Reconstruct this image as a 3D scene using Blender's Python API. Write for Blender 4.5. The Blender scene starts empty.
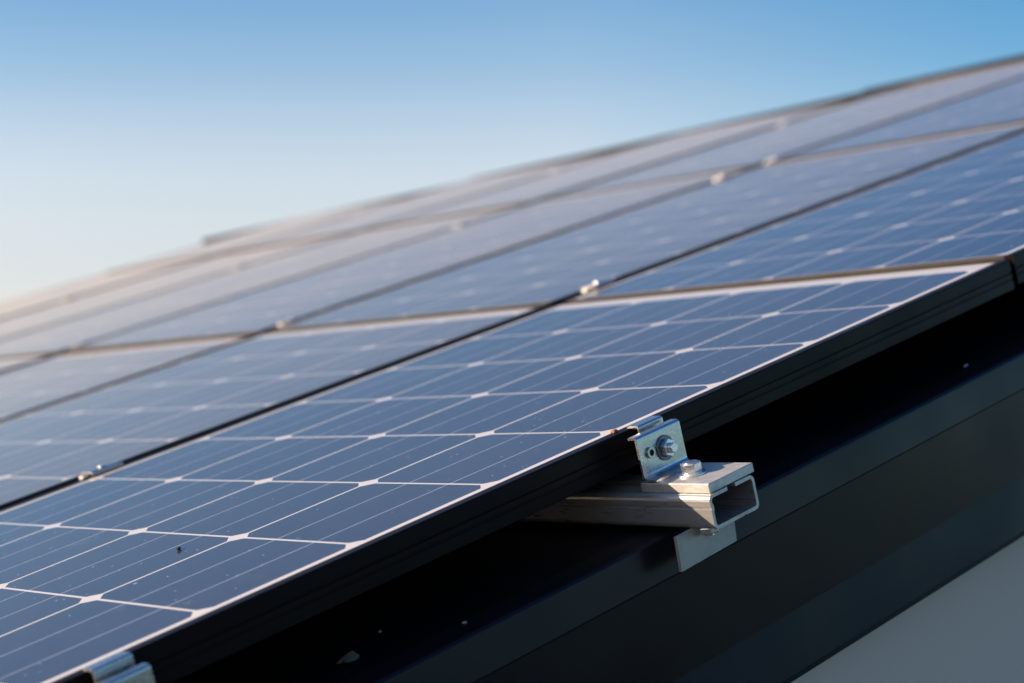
import bpy, bmesh, math, random
from mathutils import Vector, Matrix
random.seed(7)
S = 0.158                                  # one solar cell pitch, metres
SL = math.radians(17.42)                   # roof slope
H = 4.2                                    # height of the roof origin above the ground
ROT = Matrix.Rotation(-SL, 4, 'Y')
BASE = Matrix.Translation((0, 0, H)) @ ROT
def W(u, v, w):                            # roof coordinates (in cells) -> world
    return BASE @ Vector((u * S, v * S, w * S))

scene = bpy.context.scene
# ------------------------------------------------------------------ camera
cam = bpy.data.cameras.new('camera'); camo = bpy.data.objects.new('camera', cam)
scene.collection.objects.link(camo)
RX = Vector((0.7640409, -0.5989629, -0.2397600))
RY = Vector((-0.2697901, 0.0409540, -0.9620478))
RZ = Vector((0.5860502, 0.7997288, -0.1303037))
rm = Matrix((RX, -RY, -RZ)).transposed()
camo.matrix_world = Matrix.Translation(W(-4.36702, -7.07618, 2.12216)) @ (ROT.to_3x3() @ rm).to_4x4()
cam.sensor_width = 36; cam.lens = 1755.164 * 36 / 1024
cam.shift_x = (512 - 278.65) / 1024
cam.shift_y = -(341.5 - 372.1) / 1024
cam.clip_start = 0.02; cam.clip_end = 3000
cam.dof.use_dof = True; cam.dof.focus_distance = 10.0 * S; cam.dof.aperture_fstop = 4.3
scene.camera = camo
# ------------------------------------------------------------------ sky and sun
sd_roof = Vector((-1.9, 1.62, 1.27)).normalized()          # towards the sun, roof axes
sd = (ROT.to_3x3() @ sd_roof).normalized()
elev = math.asin(sd.z)
world = bpy.data.worlds.new('World'); scene.world = world; world.use_nodes = True
wn = world.node_tree.nodes; wl = world.node_tree.links
bg = wn['Background']
sky = wn.new('ShaderNodeTexSky'); sky.sky_type = 'NISHITA'; sky.sun_disc = False
sky.sun_elevation = elev
sky.sun_rotation = math.atan2(sd.x, sd.y)
sky.altitude = 200; sky.air_density = 1.0; sky.dust_density = 0.6; sky.ozone_density = 2.5
# haze towards the horizon is paler and warmer, the zenith deeper blue, darkest away from the sun
wtc = wn.new('ShaderNodeTexCoord'); wsep = wn.new('ShaderNodeSeparateXYZ'); wl.new(wtc.outputs['Generated'], wsep.inputs[0])
def wramp(fac, stops):
    n = wn.new('ShaderNodeValToRGB'); e = n.color_ramp.elements; n.color_ramp.interpolation = 'CARDINAL'
    while len(e) < len(stops): e.new(.5)
    for k, (p, c) in zip(e, stops): k.position = p; k.color = tuple(v / 1.5 for v in c) + (1,)
    wl.new(fac, n.inputs[0]); return n.outputs[0]
tz = wramp(wsep.outputs[2], [(0, (1.05, .80, .72)), (.10, (1.20, .86, .78)), (.15, (1.38, .98, .83)), (.18, (1.33, .99, .85)), (.21, (1.06, .91, .84)), (.252, (.72, .80, .83)), (.40, (.52, .68, .82)), (1, (.45, .62, .80))])
wdot = wn.new('ShaderNodeVectorMath'); wdot.operation = 'DOT_PRODUCT'; wl.new(wtc.outputs['Generated'], wdot.inputs[0]); wdot.inputs[1].default_value = (.8008, -.599, 0)
tz2 = wramp(wdot.outputs['Value'], [(0, (1.5, 1.5, 1.5)), (.16, (1.5, 1.5, 1.5)), (.40, (.62, 1.06, 1.27)), (1, (.62, 1.03, 1.25))])
def wmul(a, b):
    n = wn.new('ShaderNodeMix'); n.data_type = 'RGBA'; n.blend_type = 'MULTIPLY'; n.inputs[0].default_value = 1
    wl.new(a, n.inputs[6]); wl.new(b, n.inputs[7]); return n.outputs[2]
wsc = wn.new('ShaderNodeVectorMath'); wsc.operation = 'SCALE'; wsc.inputs[3].default_value = 1.5
wl.new(wmul(wmul(sky.outputs[0], tz), tz2), wsc.inputs[0])
wl.new(wsc.outputs[0], bg.inputs[0]); bg.inputs[1].default_value = 0.12
sun = bpy.data.lights.new('sun', 'SUN'); suno = bpy.data.objects.new('sun', sun)
scene.collection.objects.link(suno)
sun.energy = 4.6; sun.angle = math.radians(0.5); sun.color = (1.0, 0.78, 0.58)
suno.rotation_euler = sd.to_track_quat('Z', 'Y').to_euler()
suno.location = (-5, 3, 10)
scene.view_settings.view_transform = 'Standard'; scene.view_settings.look = 'None'
scene.view_settings.exposure = 1.1; scene.view_settings.gamma = 1
scene.cycles.max_bounces = 8

# ------------------------------------------------------------------ materials
class NT:
    def __init__(s, name):
        s.m = bpy.data.materials.new(name); s.m.use_nodes = True
        s.n = s.m.node_tree.nodes; s.l = s.m.node_tree.links; s.b = s.n['Principled BSDF']
    def val(s, sock, v):
        if isinstance(v, (int, float)): sock.default_value = v
        elif isinstance(v, tuple): sock.default_value = v if len(v) == len(sock.default_value) else v + (1,)
        else: s.l.new(v, sock)
    def M(s, op, a, b=None, c=None, clamp=False):
        n = s.n.new('ShaderNodeMath'); n.operation = op; n.use_clamp = clamp
        for i, x in enumerate((a, b, c)):
            if x is not None: s.val(n.inputs[i], x)
        return n.outputs[0]
    def mix(s, f, a, b):
        n = s.n.new('ShaderNodeMix'); n.data_type = 'RGBA'
        s.val(n.inputs[0], f); s.val(n.inputs[6], a); s.val(n.inputs[7], b); return n.outputs[2]
    def obj(s):
        if not hasattr(s, 'tc'): s.tc = s.n.new('ShaderNodeTexCoord')
        return s.tc.outputs['Object']
    def noise(s, scale, detail=4, vec=None, stretch=None, rough=.55):
        n = s.n.new('ShaderNodeTexNoise'); n.inputs['Scale'].default_value = scale
        n.inputs['Detail'].default_value = detail; n.inputs['Roughness'].default_value = rough
        v = vec or s.obj()
        if stretch:
            mp = s.n.new('ShaderNodeMapping'); mp.inputs['Scale'].default_value = stretch
            s.l.new(v, mp.inputs[0]); v = mp.outputs[0]
        s.l.new(v, n.inputs['Vector']); return n.outputs['Fac']
    def ramp(s, f, a, b, ca=0., cb=1.):
        n = s.n.new('ShaderNodeMapRange'); s.l.new(f, n.inputs[0])
        n.inputs[1].default_value = a; n.inputs[2].default_value = b
        n.inputs[3].default_value = ca; n.inputs[4].default_value = cb; return n.outputs[0]
    def bump(s, h, strength=.2, dist=.001):
        n = s.n.new('ShaderNodeBump'); n.inputs['Strength'].default_value = strength
        n.inputs['Distance'].default_value = dist; s.l.new(h, n.inputs['Height'])
        s.l.new(n.outputs[0], s.b.inputs['Normal'])
    def set(s, **k):
        names = dict(color='Base Color', rough='Roughness', metal='Metallic', spec='Specular IOR Level', coat='Coat Weight', crough='Coat Roughness', cior='Coat IOR')
        for a, v in k.items(): s.val(s.b.inputs[names[a]], v)

def coated_metal(name, col, dust=(.22, .2, .17), amt=.05, rough=.38, spec=.5):
    t = NT(name)
    n1 = t.noise(9, 6); n2 = t.noise(220, 4)
    f = t.M('MULTIPLY', t.ramp(n1, .35, .8), amt)
    g = t.M('MULTIPLY', t.ramp(n2, .68, .8), amt * 1.5)
    t.set(color=t.mix(t.M('ADD', f, g), col, dust), rough=t.ramp(n1, .3, .7, rough * .85, rough * 1.25), spec=spec)
    t.bump(t.noise(600, 2), .06, .0004)
    return t.m
frame_mat = coated_metal('black_anodised_frame', (.0085, .0055, .006), amt=.004, rough=.36, spec=.08)
sunlit_end_mat = coated_metal('sunlit_frame_end', (.018, .016, .015), dust=(.2, .17, .14), amt=.12, rough=.5, spec=.3)  # same anodised frame, painted browner and lighter for sun on the end faces
roof_mat = coated_metal('black_roof_sheet', (.003, .0035, .006), amt=.006, rough=.38, spec=.15)
trim_mat = coated_metal('anthracite_trim', (.008, .0065, .010), amt=.008, rough=.33, spec=.18)
trim_low = coated_metal('dark_blue_trim', (.002, .009, .018), amt=.003, rough=.36, spec=.13)

def bare_metal(name, col, rough, stretch=(1, 1, 1), grime=.25, metal=.95):
    t = NT(name)
    n = t.noise(40, 5, stretch=stretch); k = t.noise(260, 4, stretch=stretch)
    dark = tuple(c * .55 for c in col)
    f = t.M('MULTIPLY', t.ramp(n, .42, .75), grime)
    t.set(color=t.mix(f, col, dark), metal=metal, rough=t.ramp(k, .3, .7, rough * .8, rough * 1.3))
    t.bump(k, .12, .0003)
    return t.m
zinc_mat = bare_metal('zinc_plated_steel', (.56, .57, .57), .28, grime=.4)
rail_mat = bare_metal('mill_aluminium', (.36, .355, .35), .30, stretch=(1, .12, 1), grime=.16, metal=.55)
cut_mat = bare_metal('sawn_aluminium', (.62, .60, .56), .45, stretch=(1, 1, 1), grime=.9, metal=.6)
foot_mat = bare_metal('dull_galvanised_sheet', (.44, .42, .38), .5, grime=.3, metal=.5)
steel_mat = bare_metal('stainless_steel', (.80, .80, .79), .26, grime=.12)
dull_mat = bare_metal('dull_washer', (.20, .21, .23), .4, grime=.3)
dark_mat = NT('dark_bore'); dark_mat.set(color=(.012, .012, .013), rough=.8); dark_mat = dark_mat.m

# glass over the cells ----------------------------------------------------
PV = 1.055; EU = .075; EH = .24; EV = .125           # cell pitch across, first cell from panel edge (cells)
LEN = 9 + EU + EH; WID = 4 * PV + 2 * EV
def cell_material():
    t = NT('solar_cells_under_glass')
    sep = t.n.new('ShaderNodeSeparateXYZ'); t.l.new(t.obj(), sep.inputs[0])
    U = t.M('SUBTRACT', t.M('DIVIDE', sep.outputs[0], S), EU)
    V = t.M('DIVIDE', t.M('SUBTRACT', t.M('DIVIDE', sep.outputs[1], S), EV), PV)
    def near_int(x): return t.M('ABSOLUTE', t.M('SUBTRACT', t.M('FRACT', t.M('ADD', x, .5)), .5))
    du = near_int(U); dv = near_int(V)
    line = t.M('MAXIMUM', t.M('LESS_THAN', du, .0105), t.M('LESS_THAN', dv, .0088))
    dia = t.M('LESS_THAN', t.M('ADD', du, dv), .082)
    out = t.M('MAXIMUM', t.M('MAXIMUM', t.M('LESS_THAN', U, .012), t.M('GREATER_THAN', U, 8.988)),
              t.M('MAXIMUM', t.M('LESS_THAN', V, .012), t.M('GREATER_THAN', V, 3.988)))
    white = t.M('MAXIMUM', t.M('MAXIMUM', line, dia), out)
    fv = t.M('FRACT', V)
    bus = t.M('MAXIMUM', t.M('LESS_THAN', t.M('ABSOLUTE', t.M('SUBTRACT', fv, .325)), .0055),
              t.M('LESS_THAN', t.M('ABSOLUTE', t.M('SUBTRACT', fv, .66)), .0055))
    # collector ribbons lying in the end margins
    r1 = t.M('MAXIMUM', t.M('MULTIPLY', t.M('GREATER_THAN', U, 9.04), t.M('LESS_THAN', U, 9.07)), t.M('MULTIPLY', t.M('GREATER_THAN', U, 9.11), t.M('LESS_THAN', U, 9.14)))
    # cell to cell variation
    cmb = t.n.new('ShaderNodeCombineXYZ'); t.l.new(t.M('FLOOR', U), cmb.inputs[0]); t.l.new(t.M('FLOOR', V), cmb.inputs[1])
    oi = t.n.new('ShaderNodeObjectInfo'); t.l.new(oi.outputs['Random'], cmb.inputs[2])
    wnz = t.n.new('ShaderNodeTexWhiteNoise'); t.l.new(cmb.outputs[0], wnz.inputs[0])
    cell = t.mix(wnz.outputs[0], (.006, .012, .028), (.010, .018, .038))
    # thin silver fingers across the cell
    fing = t.M('MULTIPLY', t.M('LESS_THAN', t.M('FRACT', t.M('MULTIPLY', U, 76.)), .07), .35)
    cell = t.mix(fing, cell, (.25, .27, .30))
    cell = t.mix(t.M('MULTIPLY', bus, .75), cell, (.34, .36, .40))
    tint = t.n.new('ShaderNodeSeparateColor'); t.l.new(oi.outputs['Color'], tint.inputs[0])   # r: dust and painted glare, g: black front margin
    wcol = t.mix(t.M('MULTIPLY', t.M('LESS_THAN', V, .010), tint.outputs[1]), (.70, .65, .59), (.02, .022, .03))
    base = t.mix(white, cell, wcol)
    base = t.mix(t.M('MULTIPLY', r1, .5), base, (.45, .44, .42))
    # dust film, water marks, specks of pollen
    film = t.ramp(t.noise(3.0, 6), .3, .75, .003, .018)
    fine = t.ramp(t.noise(420, 3, rough=.7), .5, .78, 0, .05)
    drop = t.M('MULTIPLY', t.ramp(t.noise(26, 5, rough=.65), .60, .74, 0, .10), t.ramp(t.noise(4.3, 2), .45, .6))
    vo = t.n.new('ShaderNodeTexVoronoi'); vo.inputs['Scale'].default_value = 30; t.l.new(t.obj(), vo.inputs['Vector'])
    vs = t.n.new('ShaderNodeSeparateColor'); t.l.new(vo.outputs['Color'], vs.inputs[0])
    rad = t.ramp(vs.outputs[0], .55, 1.0, 0., .06)
    sp = t.M('MULTIPLY', t.M('LESS_THAN', vo.outputs['Distance'], rad), .6)
    vo2 = t.n.new('ShaderNodeTexVoronoi'); vo2.inputs['Scale'].default_value = 160; t.l.new(t.obj(), vo2.inputs['Vector'])
    vs2 = t.n.new('ShaderNodeSeparateColor'); t.l.new(vo2.outputs['Color'], vs2.inputs[0])
    sp2 = t.M('MULTIPLY', t.M('LESS_THAN', vo2.outputs['Distance'], t.ramp(vs2.outputs[1], .82, 1.0, 0., .18)), .6)
    dust = t.M('ADD', t.M('ADD', film, fine), drop)
    dust = t.M('MAXIMUM', t.M('MAXIMUM', dust, sp), sp2)
    base = t.mix(dust, base, (.60, .57, .52))
    t.set(color=base, rough=.6, spec=.15, coat=1.0, cior=1.46)
    t.b.inputs['Sheen Weight'].default_value = .15; t.b.inputs['Sheen Roughness'].default_value = .09
    t.b.inputs['Sheen Tint'].default_value = (1, .84, .64, 1)
    # settled dust film that also paints the far rows' warm glare: a path of length t / cos(angle) through it
    geo = t.n.new('ShaderNodeNewGeometry'); dt = t.n.new('ShaderNodeVectorMath'); dt.operation = 'DOT_PRODUCT'
    t.l.new(geo.outputs['Incoming'], dt.inputs[0]); t.l.new(geo.outputs['Normal'], dt.inputs[1])
    cosv = t.M('MAXIMUM', t.M('ABSOLUTE', dt.outputs['Value']), .02)
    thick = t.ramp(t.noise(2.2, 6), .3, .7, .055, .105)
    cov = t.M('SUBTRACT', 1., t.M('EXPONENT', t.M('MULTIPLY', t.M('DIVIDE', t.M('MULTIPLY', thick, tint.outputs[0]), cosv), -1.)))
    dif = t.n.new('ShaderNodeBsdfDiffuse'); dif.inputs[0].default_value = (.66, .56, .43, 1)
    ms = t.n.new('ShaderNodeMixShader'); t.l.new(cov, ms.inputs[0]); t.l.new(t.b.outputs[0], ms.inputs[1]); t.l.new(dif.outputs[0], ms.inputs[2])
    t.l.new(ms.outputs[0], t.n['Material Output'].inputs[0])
    t.set(crough=t.ramp(t.noise(5, 5), .3, .7, .06, .13))
    bp = t.n.new('ShaderNodeBump'); bp.inputs['Strength'].default_value = .05; bp.inputs['Distance'].default_value = .0006
    t.l.new(t.noise(55, 3), bp.inputs['Height']); t.l.new(bp.outputs[0], t.b.inputs['Coat Normal'])
    return t.m
glass_mat = cell_material()

# ------------------------------------------------------------------ mesh helpers (cells -> metres)
def new_obj(name, bm, mat, parent=None, smooth=False):
    bmesh.ops.recalc_face_normals(bm, faces=bm.faces)
    me = bpy.data.meshes.new(name); bm.to_mesh(me); bm.free()
    mats = mat if isinstance(mat, (list, tuple)) else [mat]
    for m in mats: me.materials.append(m)
    if smooth:
        for p in me.polygons: p.use_smooth = True
    o = bpy.data.objects.new(name, me); scene.collection.objects.link(o)
    if parent: o.parent = parent
    return o
def tag(o, label=None, cat=None, group=None, kind=None):
    if label: o['label'] = label
    if cat: o['category'] = cat
    if group: o['group'] = group
    if kind: o['kind'] = kind
    return o
def thing(name, label, cat, u, v, w, group=None, rot=True):
    o = bpy.data.objects.new(name, None); scene.collection.objects.link(o)
    o.empty_display_size = .02
    o.matrix_world = Matrix.Translation(W(u, v, w)) @ (ROT if rot else Matrix.Identity(4))
    return tag(o, label, cat, group)
def box(bm, a, b, bev=0, seg=2, mi=0):
    a = Vector(a) * S; b = Vector(b) * S
    r = bmesh.ops.create_cube(bm, size=1)
    for q in r['verts']:
        q.co = Vector([(a[i] + b[i]) / 2 + q.co[i] * (b[i] - a[i]) for i in range(3)])
    fs = {f for q in r['verts'] for f in q.link_faces}
    for f in fs: f.material_index = mi
    if bev:
        es = {e for q in r['verts'] for e in q.link_edges}
        bmesh.ops.bevel(bm, geom=list(es), offset=bev * S, segments=seg, profile=.6, affect='EDGES')
def prism(bm, prof, axis, a, b, mi=0):
    """closed profile [(p,q)...] extruded along axis ('u','v' or 'w') from a to b, in cells"""
    def mk(p, q, t):
        c = {'u': (t, p, q), 'v': (p, t, q), 'w': (p, q, t)}[axis]
        return bm.verts.new(Vector(c) * S)
    A = [mk(p, q, a) for p, q in prof]; B = [mk(p, q, b) for p, q in prof]
    n = len(prof); fs = []
    for i in range(n):
        fs.append(bm.faces.new((A[i], A[(i + 1) % n], B[(i + 1) % n], B[i])))
    fs.append(bm.faces.new(A[::-1])); fs.append(bm.faces.new(B))
    for f in fs: f.material_index = mi
    return fs
def strip_profile(path, th):
    """open path -> closed outline of constant thickness th (offset to the left)"""
    pts = [Vector(p) for p in path]; off = []
    for i, p in enumerate(pts):
        d0 = (pts[i] - pts[i - 1]).normalized() if i else (pts[1] - pts[0]).normalized()
        d1 = (pts[i + 1] - pts[i]).normalized() if i < len(pts) - 1 else d0
        n0 = Vector((-d0.y, d0.x)); n1 = Vector((-d1.y, d1.x)); m = (n0 + n1)
        m = m / max(m.dot(n0), .25) if m.length > 1e-6 else n0
        off.append(p + m * th)
    return [tuple(p) for p in pts] + [tuple(p) for p in off[::-1]]
def arc(cx, cy, r, a0, a1, n=6):
    return [(cx + r * math.cos(math.radians(a0 + (a1 - a0) * i / n)), cy + r * math.sin(math.radians(a0 + (a1 - a0) * i / n))) for i in range(n + 1)]
def cyl(bm, c, axis, r, h, n=32, bev=0, start=0., r2=None, mi=0):
    """solid n-gon prism starting at c going h along axis"""
    ax = {'u': Vector((1, 0, 0)), 'v': Vector((0, 1, 0)), 'w': Vector((0, 0, 1))}[axis]
    rr = bmesh.ops.create_cone(bm, cap_ends=True, segments=n, radius1=r * S, radius2=(r if r2 is None else r2) * S, depth=abs(h) * S)
    q = Vector((0, 0, 1)).rotation_difference(ax if h > 0 else -ax)
    M = Matrix.Translation((Vector(c) + ax * h / 2) * S) @ q.to_matrix().to_4x4() @ Matrix.Rotation(start, 4, 'Z')
    bmesh.ops.transform(bm, matrix=M, verts=rr['verts'])
    fs = {f for v in rr['verts'] for f in v.link_faces}
    for f in fs: f.material_index = mi
    if bev:
        es = {e for v in rr['verts'] for e in v.link_edges}
        bmesh.ops.bevel(bm, geom=list(es), offset=bev * S, segments=2, profile=.5, affect='EDGES')
def ring(bm, c, axis, ro, ri, h, n=36, mi=0):
    a = {'u': 0, 'v': 1, 'w': 2}[axis]; o = [i for i in range(3) if i != a]
    L = []
    for r, t in ((ro, 0), (ro, h), (ri, h), (ri, 0)):
        row = []
        for k in range(n):
            p = list(c); p[a] += t; p[o[0]] += r * math.cos(2 * math.pi * k / n); p[o[1]] += r * math.sin(2 * math.pi * k / n)
            row.append(bm.verts.new(Vector(p) * S))
        L.append(row)
    for j in range(4):
        for k in range(n):
            f = bm.faces.new((L[j][k], L[j][(k + 1) % n], L[(j + 1) % 4][(k + 1) % n], L[(j + 1) % 4][k])); f.material_index = mi

# ------------------------------------------------------------------ ground
gt = NT('grass_ground')
gn = gt.noise(.6, 8); gt.set(color=gt.mix(gn, (.050, .049, .046), (.078, .073, .064)), rough=.95, spec=.1)
bm = bmesh.new(); bmesh.ops.create_grid(bm, x_segments=8, y_segments=8, size=1200)
g = new_obj('ground', bm, gt.m); tag(g, kind='structure')

# ------------------------------------------------------------------ house
UA, UB, VA, VB = -24.0, 30.4, -.50, 29.2
house = bpy.data.objects.new('house', None); scene.collection.objects.link(house)
house.location = (W(0, 0, 0).x, W(0, 0, 0).y, 0)
tag(house, 'house with black metal roof, stepped dark verge trim and pale grey wall', 'house')
bm = bmesh.new()
def roofpart(name, bm, mat, smooth=False):
    o = new_obj(name, bm, mat, house, smooth)
    o.matrix_parent_inverse = Matrix.Identity(4)
    o.matrix_basis = house.matrix_basis.inverted() @ BASE if False else Matrix.Translation(-house.location) @ BASE
    return o
box(bm, (UA, VA + .10, -1.0), (UB, VB, -.556))
roofpart('roof', bm, roof_mat)
# verge trim: rolled top edge, upper band leaning back a little, flat face
vf = -.50
path = [(-.28, -.551)] + [(-.42, -.551)] + arc(vf + .035, -.575, .024, 80, 180, 5) + [(vf - .001, -.70), (vf - .008, -.776), (vf - .004, -.786), (vf + .030, -.80), (vf + .030, -1.355)]
bm = bmesh.new(); prism(bm, strip_profile(path, .012), 'u', UA - .2, UB + .2)
roofpart('verge_trim', bm, trim_mat)
# ridge flashing closing the top end of the rows, its top settling towards the far corner
flash_mat = coated_metal('bronze_flashing', (.060, .054, .050), dust=(.2, .17, .15), amt=.15, rough=.5, spec=.2)
dark_flash = coated_metal('dark_flashing_lip', (.012, .012, .014), amt=.02, rough=.45, spec=.2)
def hip(v): return 28.9 - .42 * (v - 11.6)      # the roof edge runs aslant behind the top ends of the rows
def slab(bm, va_, vb_, d0, d1, w0, w1):
    q = [bm.verts.new(Vector((hip(v) + d, v, w)) * S) for v in (va_, vb_) for d, w in ((d0, w0), (d0, w1), (d1, w1), (d1, w0))]
    a_, b_ = q[:4], q[4:]
    bm.faces.new(a_); bm.faces.new(b_[::-1])
    for i in range(4): bm.faces.new((a_[i], a_[(i + 1) % 4], b_[(i + 1) % 4], b_[i]))
for va_, vb_, top in ((7.6, 11.0, .0), (11.0, 14.45, -.01), (14.45, 18.65, -.05), (18.65, 22.7, -.06), (22.7, 29.7, -.11)):
    bm = bmesh.new(); slab(bm, va_, vb_ - .01, -2.3, 0, -.55, top - .05); roofpart('hip_flashing', bm, flash_mat)
    bm = bmesh.new(); slab(bm, va_, vb_ - .01, -.06, .10, top - .045, top + .085); roofpart('hip_upstand', bm, flash_mat)
    bm = bmesh.new(); slab(bm, va_, vb_ - .02, -.09, .12, top + .088, top + .12); roofpart('flashing_lip', bm, dark_flash)
bm = bmesh.new(); prism(bm, [(vf + .045, -1.30), (vf + .10, -1.30), (vf + .10, -1.735), (vf + .005, -1.735), (vf + .005, -1.70)], 'u', UA - .2, UB + .2)
roofpart('lower_trim', bm, trim_low)
wt = NT('grey_render')
n1 = wt.noise(1.2, 5); n2 = wt.noise(300, 3)
wt.set(color=wt.mix(n1, (.62, .52, .44), (.70, .59, .49)), rough=.9, spec=.2); wt.bump(n2, .3, .001)
bm = bmesh.new()
vw0, vw1 = -.30 * S, (VB - 1.5) * S
def under(x):      # world height of the roof's underside above x
    return H + x * math.tan(SL) - 1.02 * S / math.cos(SL)
x0, x1 = (UA + 3) * S * math.cos(SL), (UB - 1) * S * math.cos(SL)
vs = [bm.verts.new(Vector((x, y, z)) - house.location) for y in (vw0, vw1) for x, z in ((x0, 0), (x1, 0), (x1, under(x1)), (x0, under(x0)))]
a, b = vs[:4], vs[4:]
bm.faces.new(a); bm.faces.new(b[::-1])
for i in range(4): bm.faces.new((a[i], a[(i + 1) % 4], b[(i + 1) % 4], b[i]))
new_obj('wall', bm, wt.m, house)

# ------------------------------------------------------------------ solar panels
def bar_profile():
    # outer face on the low side (p=0) looking out; p grows inward, q = height
    return [(0, -.008), (.004, -.002), (.010, 0), (.073, 0), (.075, -.006), (.075, -.030), (.020, -.036),
            (.020, -.205), (.13, -.205), (.13, -.218), (.004, -.218), (0, -.214),
            (0, -.150), (.005, -.146), (.005, -.139), (0, -.135), (0, -.103), (.010, -.099), (.010, -.088), (0, -.084)]
def make_frame_bm():
    bm = bmesh.new(); pr = bar_profile()
    prism(bm, pr, 'u', 0, LEN)                                          # front long side
    prism(bm, [(WID - p, q) for p, q in pr], 'u', 0, LEN)               # rear long side
    e = .0765
    n0 = len(bm.faces)
    ps = [(min(p, .040) if q > -.034 and p > .03 else p, q) for p, q in pr]
    prism(bm, ps, 'v', e, WID - e)
    prism(bm, [(LEN - p, q) for p, q in ps], 'v', e, WID - e)
    bm.faces.ensure_lookup_table()
    for f in bm.faces[n0:]: f.material_index = 1
    return bm
frame0 = None
def panel_proto():
    t = bpy.data.objects.new('solar_panel', None); scene.collection.objects.link(t); t.empty_display_size = .05
    new_obj('frame', make_frame_bm(), [frame_mat, sunlit_end_mat], t)
    bm = bmesh.new(); box(bm, (.0415, .0748, -.028), (LEN - .0415, WID - .0748, -.0055))
    new_obj('glass', bm, glass_mat, t)
    bm = bmesh.new(); box(bm, (4.2, 1.6, -.12), (4.9, 2.6, -.029), .02); new_obj('junction_box', bm, dark_mat, t)
    return t
def copy_tree(o, parent=None):
    c = o.copy(); scene.collection.objects.link(c)
    if parent: c.parent = parent
    for ch in list(o.children): copy_tree(ch, c)
    return c
ROWP = WID + .121
V0 = -.175
rows = ['in the row along the roof edge', 'in the second row from the roof edge', 'in the third row from the roof edge',
        'in the fourth row from the roof edge', 'in the fifth row from the roof edge', 'in the farthest row against the sky']
cols = ['lowest', 'middle', 'topmost']
us = [(-.075 - 2, 0.), (7.305, .022), (16.72, .045)]
proto = panel_proto(); first = True
for r in range(6):
    for c in range(3):
        p = proto if first else copy_tree(proto); first = False
        ud, wd = us[c]
        jit = random.uniform(-.012, .012) if r + c else 0
        sx = ((28.0, 28.0, 27.9, 26.1, 24.1, 22.25)[r] - us[2][0]) / LEN if c == 2 else 1
        p.matrix_world = Matrix.Translation(W(ud, V0 + r * ROWP, wd + jit * .5)) @ ROT @ Matrix.Diagonal((sx, 1, 1, 1)) @ Matrix.Rotation(math.radians(random.uniform(-.12, .12) if r + c else 0), 4, 'X')
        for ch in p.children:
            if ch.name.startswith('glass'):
                d_ = (.05, .17, .30, .42, .50, .58)[r] * (1, .8, .6)[c]  # raised row by row to paint the pale glare of grazing views
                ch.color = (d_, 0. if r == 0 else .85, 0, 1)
        if r == 0 and c == 0: lab = 'nearest black framed solar panel, dusty dark blue cells, held by the two front clamps'
        elif r == 0 and c == 1: lab = 'black framed solar panel beyond the upper end of the nearest panel, along the roof edge'
        else: lab = 'blue solar panel, %s %s' % (cols[c], rows[r])
        tag(p, lab, 'solar panel', 'solar panels covering the roof')

# ------------------------------------------------------------------ rails under the front edge
def make_rail(name, label, u0, vend, group=None):
    """u0: low side of the rail, vend: protruding end"""
    t = thing(name, label, 'mounting rail', u0, vend, -.528, group)
    w_, h, th, r = .40, .198, .020, .035
    # C channel with a shallow side groove, slot lips on top, open end
    out = [(.165, h - 0.0), (r, h)] + arc(r, h - r, r, 90, 180, 4)[1:] + [(0, h * .68), (.006, h * .66), (.006, h * .60), (0, h * .58)] + arc(r, r, r, 180, 270, 4) + \
          arc(w_ - r, r, r, 270, 360, 4) + [(w_, h * .6)] + arc(w_ - r, h - r, r, 0, 90, 4) + [(.235, h)]
    prof = strip_profile(out, th)
    bm = bmesh.new(); fs = prism(bm, prof, 'v', 0, 4.2)
    for f in fs:
        if abs(f.normal.y) > .9 or f is fs[-2]: f.material_index = 1
    ch = new_obj('channel', bm, [rail_mat, cut_mat], t)
    # seam where the two halves meet on the underside
    bm = bmesh.new(); box(bm, (.262, -.002, -.006), (.272, .25, .004)); new_obj('seam', bm, dark_mat, t)
    # thick cover plate on top
    bm = bmesh.new(); box(bm, (.035, .012, h + .001), (.432, .50, h + .056), .004, 1)
    new_obj('cover_plate', bm, cut_mat, t)
    return t
rail = make_rail('mounting_rail', 'aluminium channel rail end sticking out past the roof edge below the nearest panel', 2.83, -.815)
# hex bolt with washer on the cover plate
hb = bpy.data.objects.new('hex_bolt', None)
bm = bmesh.new(); cyl(bm, (.215, .265, .2545), 'w', .084, .009, 40, .002); wz = new_obj('washer', bm, steel_mat, rail)
bm = bmesh.new(); cyl(bm, (.215, .265, .2635), 'w', .056, .008, 40)
cyl(bm, (.215, .265, .2715), 'w', .060, .050, 6, .004, start=.45); bolt = new_obj('bolt_head', bm, steel_mat, rail)
bm = bmesh.new(); cyl(bm, (.215, .265, .3215), 'w', .043, .004, 32, .0015); new_obj('bolt_crown', bm, steel_mat, bolt)
bpy.data.objects.remove(hb)
# hanging foot plate below the rail and the nut under it
bm = bmesh.new()
prof = [(-.03, .0), (.43, .0), (.472, -.02), (.45, -.185), (-.045, -.195)]
prism(bm, [(-.10 + p, q) for p, q in prof], 'v', .17, .19)
hang = new_obj('foot_plate', bm, foot_mat, rail)
bm = bmesh.new(); cyl(bm, (.08, .12, -.002), 'w', .058, -.040, 6, .006, start=.2); cyl(bm, (.08, .12, -.042), 'w', .028, -.014, 20); new_obj('nut', bm, steel_mat, rail)

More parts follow.
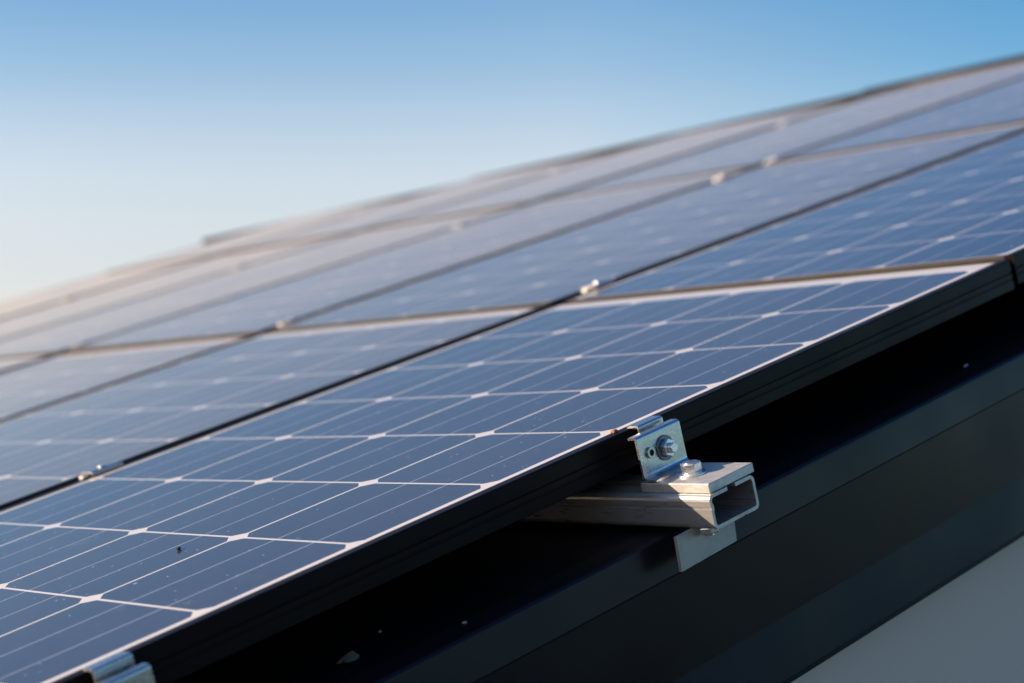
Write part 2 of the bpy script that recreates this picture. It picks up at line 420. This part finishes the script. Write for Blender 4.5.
# ------------------------------------------------------------------ end clamps holding the front edge
def make_end_clamp(label, u0, v, w0, low=False):
    """u0: low end, v: outer face, w0: foot level. local origin at (u0, v, w0)"""
    t = thing('end_clamp', label, 'clamp', u0, v, w0, 'end clamps on the outer panel edge')
    L = .385; hgt = .262; th = .014
    # outer angle: foot flange outwards, concave bend, face, top flange folded back
    path = [(-.085, th), (-.05, th)] + arc(-.024, .038, .024, 270, 360, 6) + [(0, hgt - .02)] + arc(.018, hgt - .018, .018, 180, 90, 4) + [(.06, hgt)]
    bm = bmesh.new(); prism(bm, strip_profile(path, -th), 'u', 0, L)
    ang = new_obj('angle_bracket', bm, zinc_mat, t)
    # inner hook: upright behind the face, curls over the frame of the panel
    k = -v + V0            # distance from the outer face to the panel frame
    zt = -w0 + .004        # top of the panel frame, local
    path = [(.10, hgt * .3), (.10, zt)] + arc(.115, zt, .015, 180, 90, 4) + [(k - .02, zt + .015), (k + .012, zt + .015)]
    bm = bmesh.new(); prism(bm, strip_profile(path, -.012), 'u', .15, L - .02)
    new_obj('hook_plate', bm, zinc_mat, t)
    # fixing: rolled eyelet, washer, nut and threaded stud through the face
    bm = bmesh.new(); ring(bm, (.088, -.001, .150), 'v', .032, .019, -.014); ey = new_obj('eyelet', bm, zinc_mat, ang)
    bm = bmesh.new(); cyl(bm, (.088, -.0005, .150), 'v', .019, -.003, 24); new_obj('bore', bm, dark_mat, ang)
    bm = bmesh.new(); cyl(bm, (.218, -.001, .140), 'v', .074, -.008, 36, .002); new_obj('washer', bm, dull_mat, t)
    bm = bmesh.new(); cyl(bm, (.218, -.010, .140), 'v', .056, -.034, 6, .004, start=.1); n = new_obj('nut', bm, steel_mat, t)
    bm = bmesh.new(); cyl(bm, (.218, -.045, .140), 'v', .030, -.030, 28, .004); 
    for j in range(0): ring(bm, (.218, -.056 - j * .008, .140), 'v',   .0385, .034, -.004, 28)
    new_obj('threaded_stud', bm, steel_mat, t)
    return t
make_end_clamp('bright zinc end clamp bolted to the protruding rail at the panel edge', 2.87, -.352, -.271)
make_end_clamp('blurred zinc end clamp at the lower left corner of the photo', -.915, -.352, -.295)
rail2 = make_rail('mounting_rail', 'aluminium rail end below the clamp in the lower left corner', -.97, -.60)

# ------------------------------------------------------------------ mid clamps in the gaps between rows
def mid_clamp_proto():
    t = bpy.data.objects.new('mid_clamp', None); scene.collection.objects.link(t)
    t.empty_display_size = .02
    L = .27; g = .06; lip = .036; z = .002
    # hat section: wings on both frames and a channel dropping into the gap
    path = [(-g - lip, z), (-g + .006, z)] + [(-g + .012, z - .05), (g - .012, z - .05)] + [(g - .006, z), (g + lip, z)]
    path = [(-g - lip, z + .004), (-g - .004, z + .004), (-g + .004, z + .014), (g - .004, z + .014), (g + .004, z + .004), (g + lip, z + .004)]
    bm = bmesh.new(); prism(bm, strip_profile(path, .012), 'u', 0, L)
    b = new_obj('clamp_body', bm, zinc_mat, t)
    bm = bmesh.new(); cyl(bm, (.14, 0, z + .027), 'w', .030, .011, 6, .003); new_obj('bolt', bm, steel_mat, t)
    bm = bmesh.new(); box(bm, (-.06, -.032, -.09), (-.008, .032, .012), .006); new_obj('end_stop', bm, cut_mat, t)
    return t
spots = [(1, 2.05, 'small zinc clamp between the first two rows at the left, sharp, with bright end'),
         (1, 7.75, 'zinc clamp in the first gap beside the upper corner of the nearest panel'),
         (2, 7.60, 'blurred clamp in the second gap near the left of the photo'),
         (2, 15.65, 'blurred clamp in the second gap just below the panel joint'),
         (2, 16.86, 'blurred clamp in the second gap just above the panel joint'),
         (3, 7.55, 'blurred clamp in the third gap at the far left'),
         (3, 14.85, 'blurred clamp in the middle of the third gap'),
         (3, 23.5, 'blurred clamp near the top end of the third gap'),
         (4, 13.75, 'blurred clamp in the fourth gap at the left'),
         (4, 22.0, 'blurred clamp near the top end of the fourth gap'),
         (5, 12.9, 'blurred clamp in the fifth gap at the far left'),
         (5, 20.5, 'blurred clamp near the top end of the fifth gap'),
         (6, 21.6, 'blurred clamp on the farthest panel edge against the sky')]
mp = mid_clamp_proto()
for i, (k, u, lab) in enumerate(spots):
    o = mp if i == 0 else copy_tree(mp)
    o.matrix_world = Matrix.Translation(W(u, V0 + k * ROWP - .0605, .0 if u < 7.2 else .022)) @ ROT @ Matrix.Scale(1. if k < 2 else .92, 4)
    tag(o, lab, 'clamp', 'mid clamps between the panel rows')

# ------------------------------------------------------------------ small debris
def blob(name, label, cat, u, v, w, sx, sy, sz, col, rz=0., curl=0.):
    t = NT(name + '_skin'); n = t.noise(300, 3); t.set(color=t.mix(n, col, tuple(c * .5 for c in col)), rough=.85, spec=.2)
    bm = bmesh.new(); bmesh.ops.create_icosphere(bm, subdivisions=3, radius=1)
    rnd = random.Random(name + label)
    ph = [rnd.uniform(0, 6) for _ in range(4)]
    for q in bm.verts:
        a = math.atan2(q.co.y, q.co.x); k = 1 + .18 * math.sin(2 * a + ph[0]) + .12 * math.sin(5 * a + ph[1])
        q.co = Vector((q.co.x * k * sx, q.co.y * k * sy, q.co.z * sz + curl * (q.co.x ** 2) * sx)) * S
    o = new_obj(name, bm, t.m, None, True)
    o.matrix_world = Matrix.Translation(W(u, v, w)) @ ROT @ Matrix.Rotation(rz, 4, 'Z')
    return tag(o, label, cat)
blob('dry_leaf', 'small dry brown leaf lying on the black roof sheet at the bottom', 'leaf', .76, -.057, -.545, .085, .045, .007, (.22, .18, .13), .5, .25)
blob('seed', 'tiny dark seed on the glass of the nearest panel', 'seed', .747, 1.24, .004, .028, .012, .008, (.03, .025, .02), .9)
blob('lichen', 'orange brown crumb on the panel edge beside the bright clamp', 'debris', 2.97, -.105, .004, .035, .018, .012, (.45, .20, .08), .3)
blob('pebble', 'pale speck on the roof sheet left of the rail', 'debris', 1.36, -.313, -.548, .013, .012, .007, (.45, .43, .38))
blob('chip', 'pale chip on the roof sheet near the right edge of the photo', 'debris', 6.36, -.237, -.548, .035, .012, .006, (.5, .5, .5), .2)
blob('paint_fleck', 'pale fleck on the roof sheet above the dry leaf', 'debris', 1.138, .117, -.548, .012, .012, .006, (.4, .38, .33))
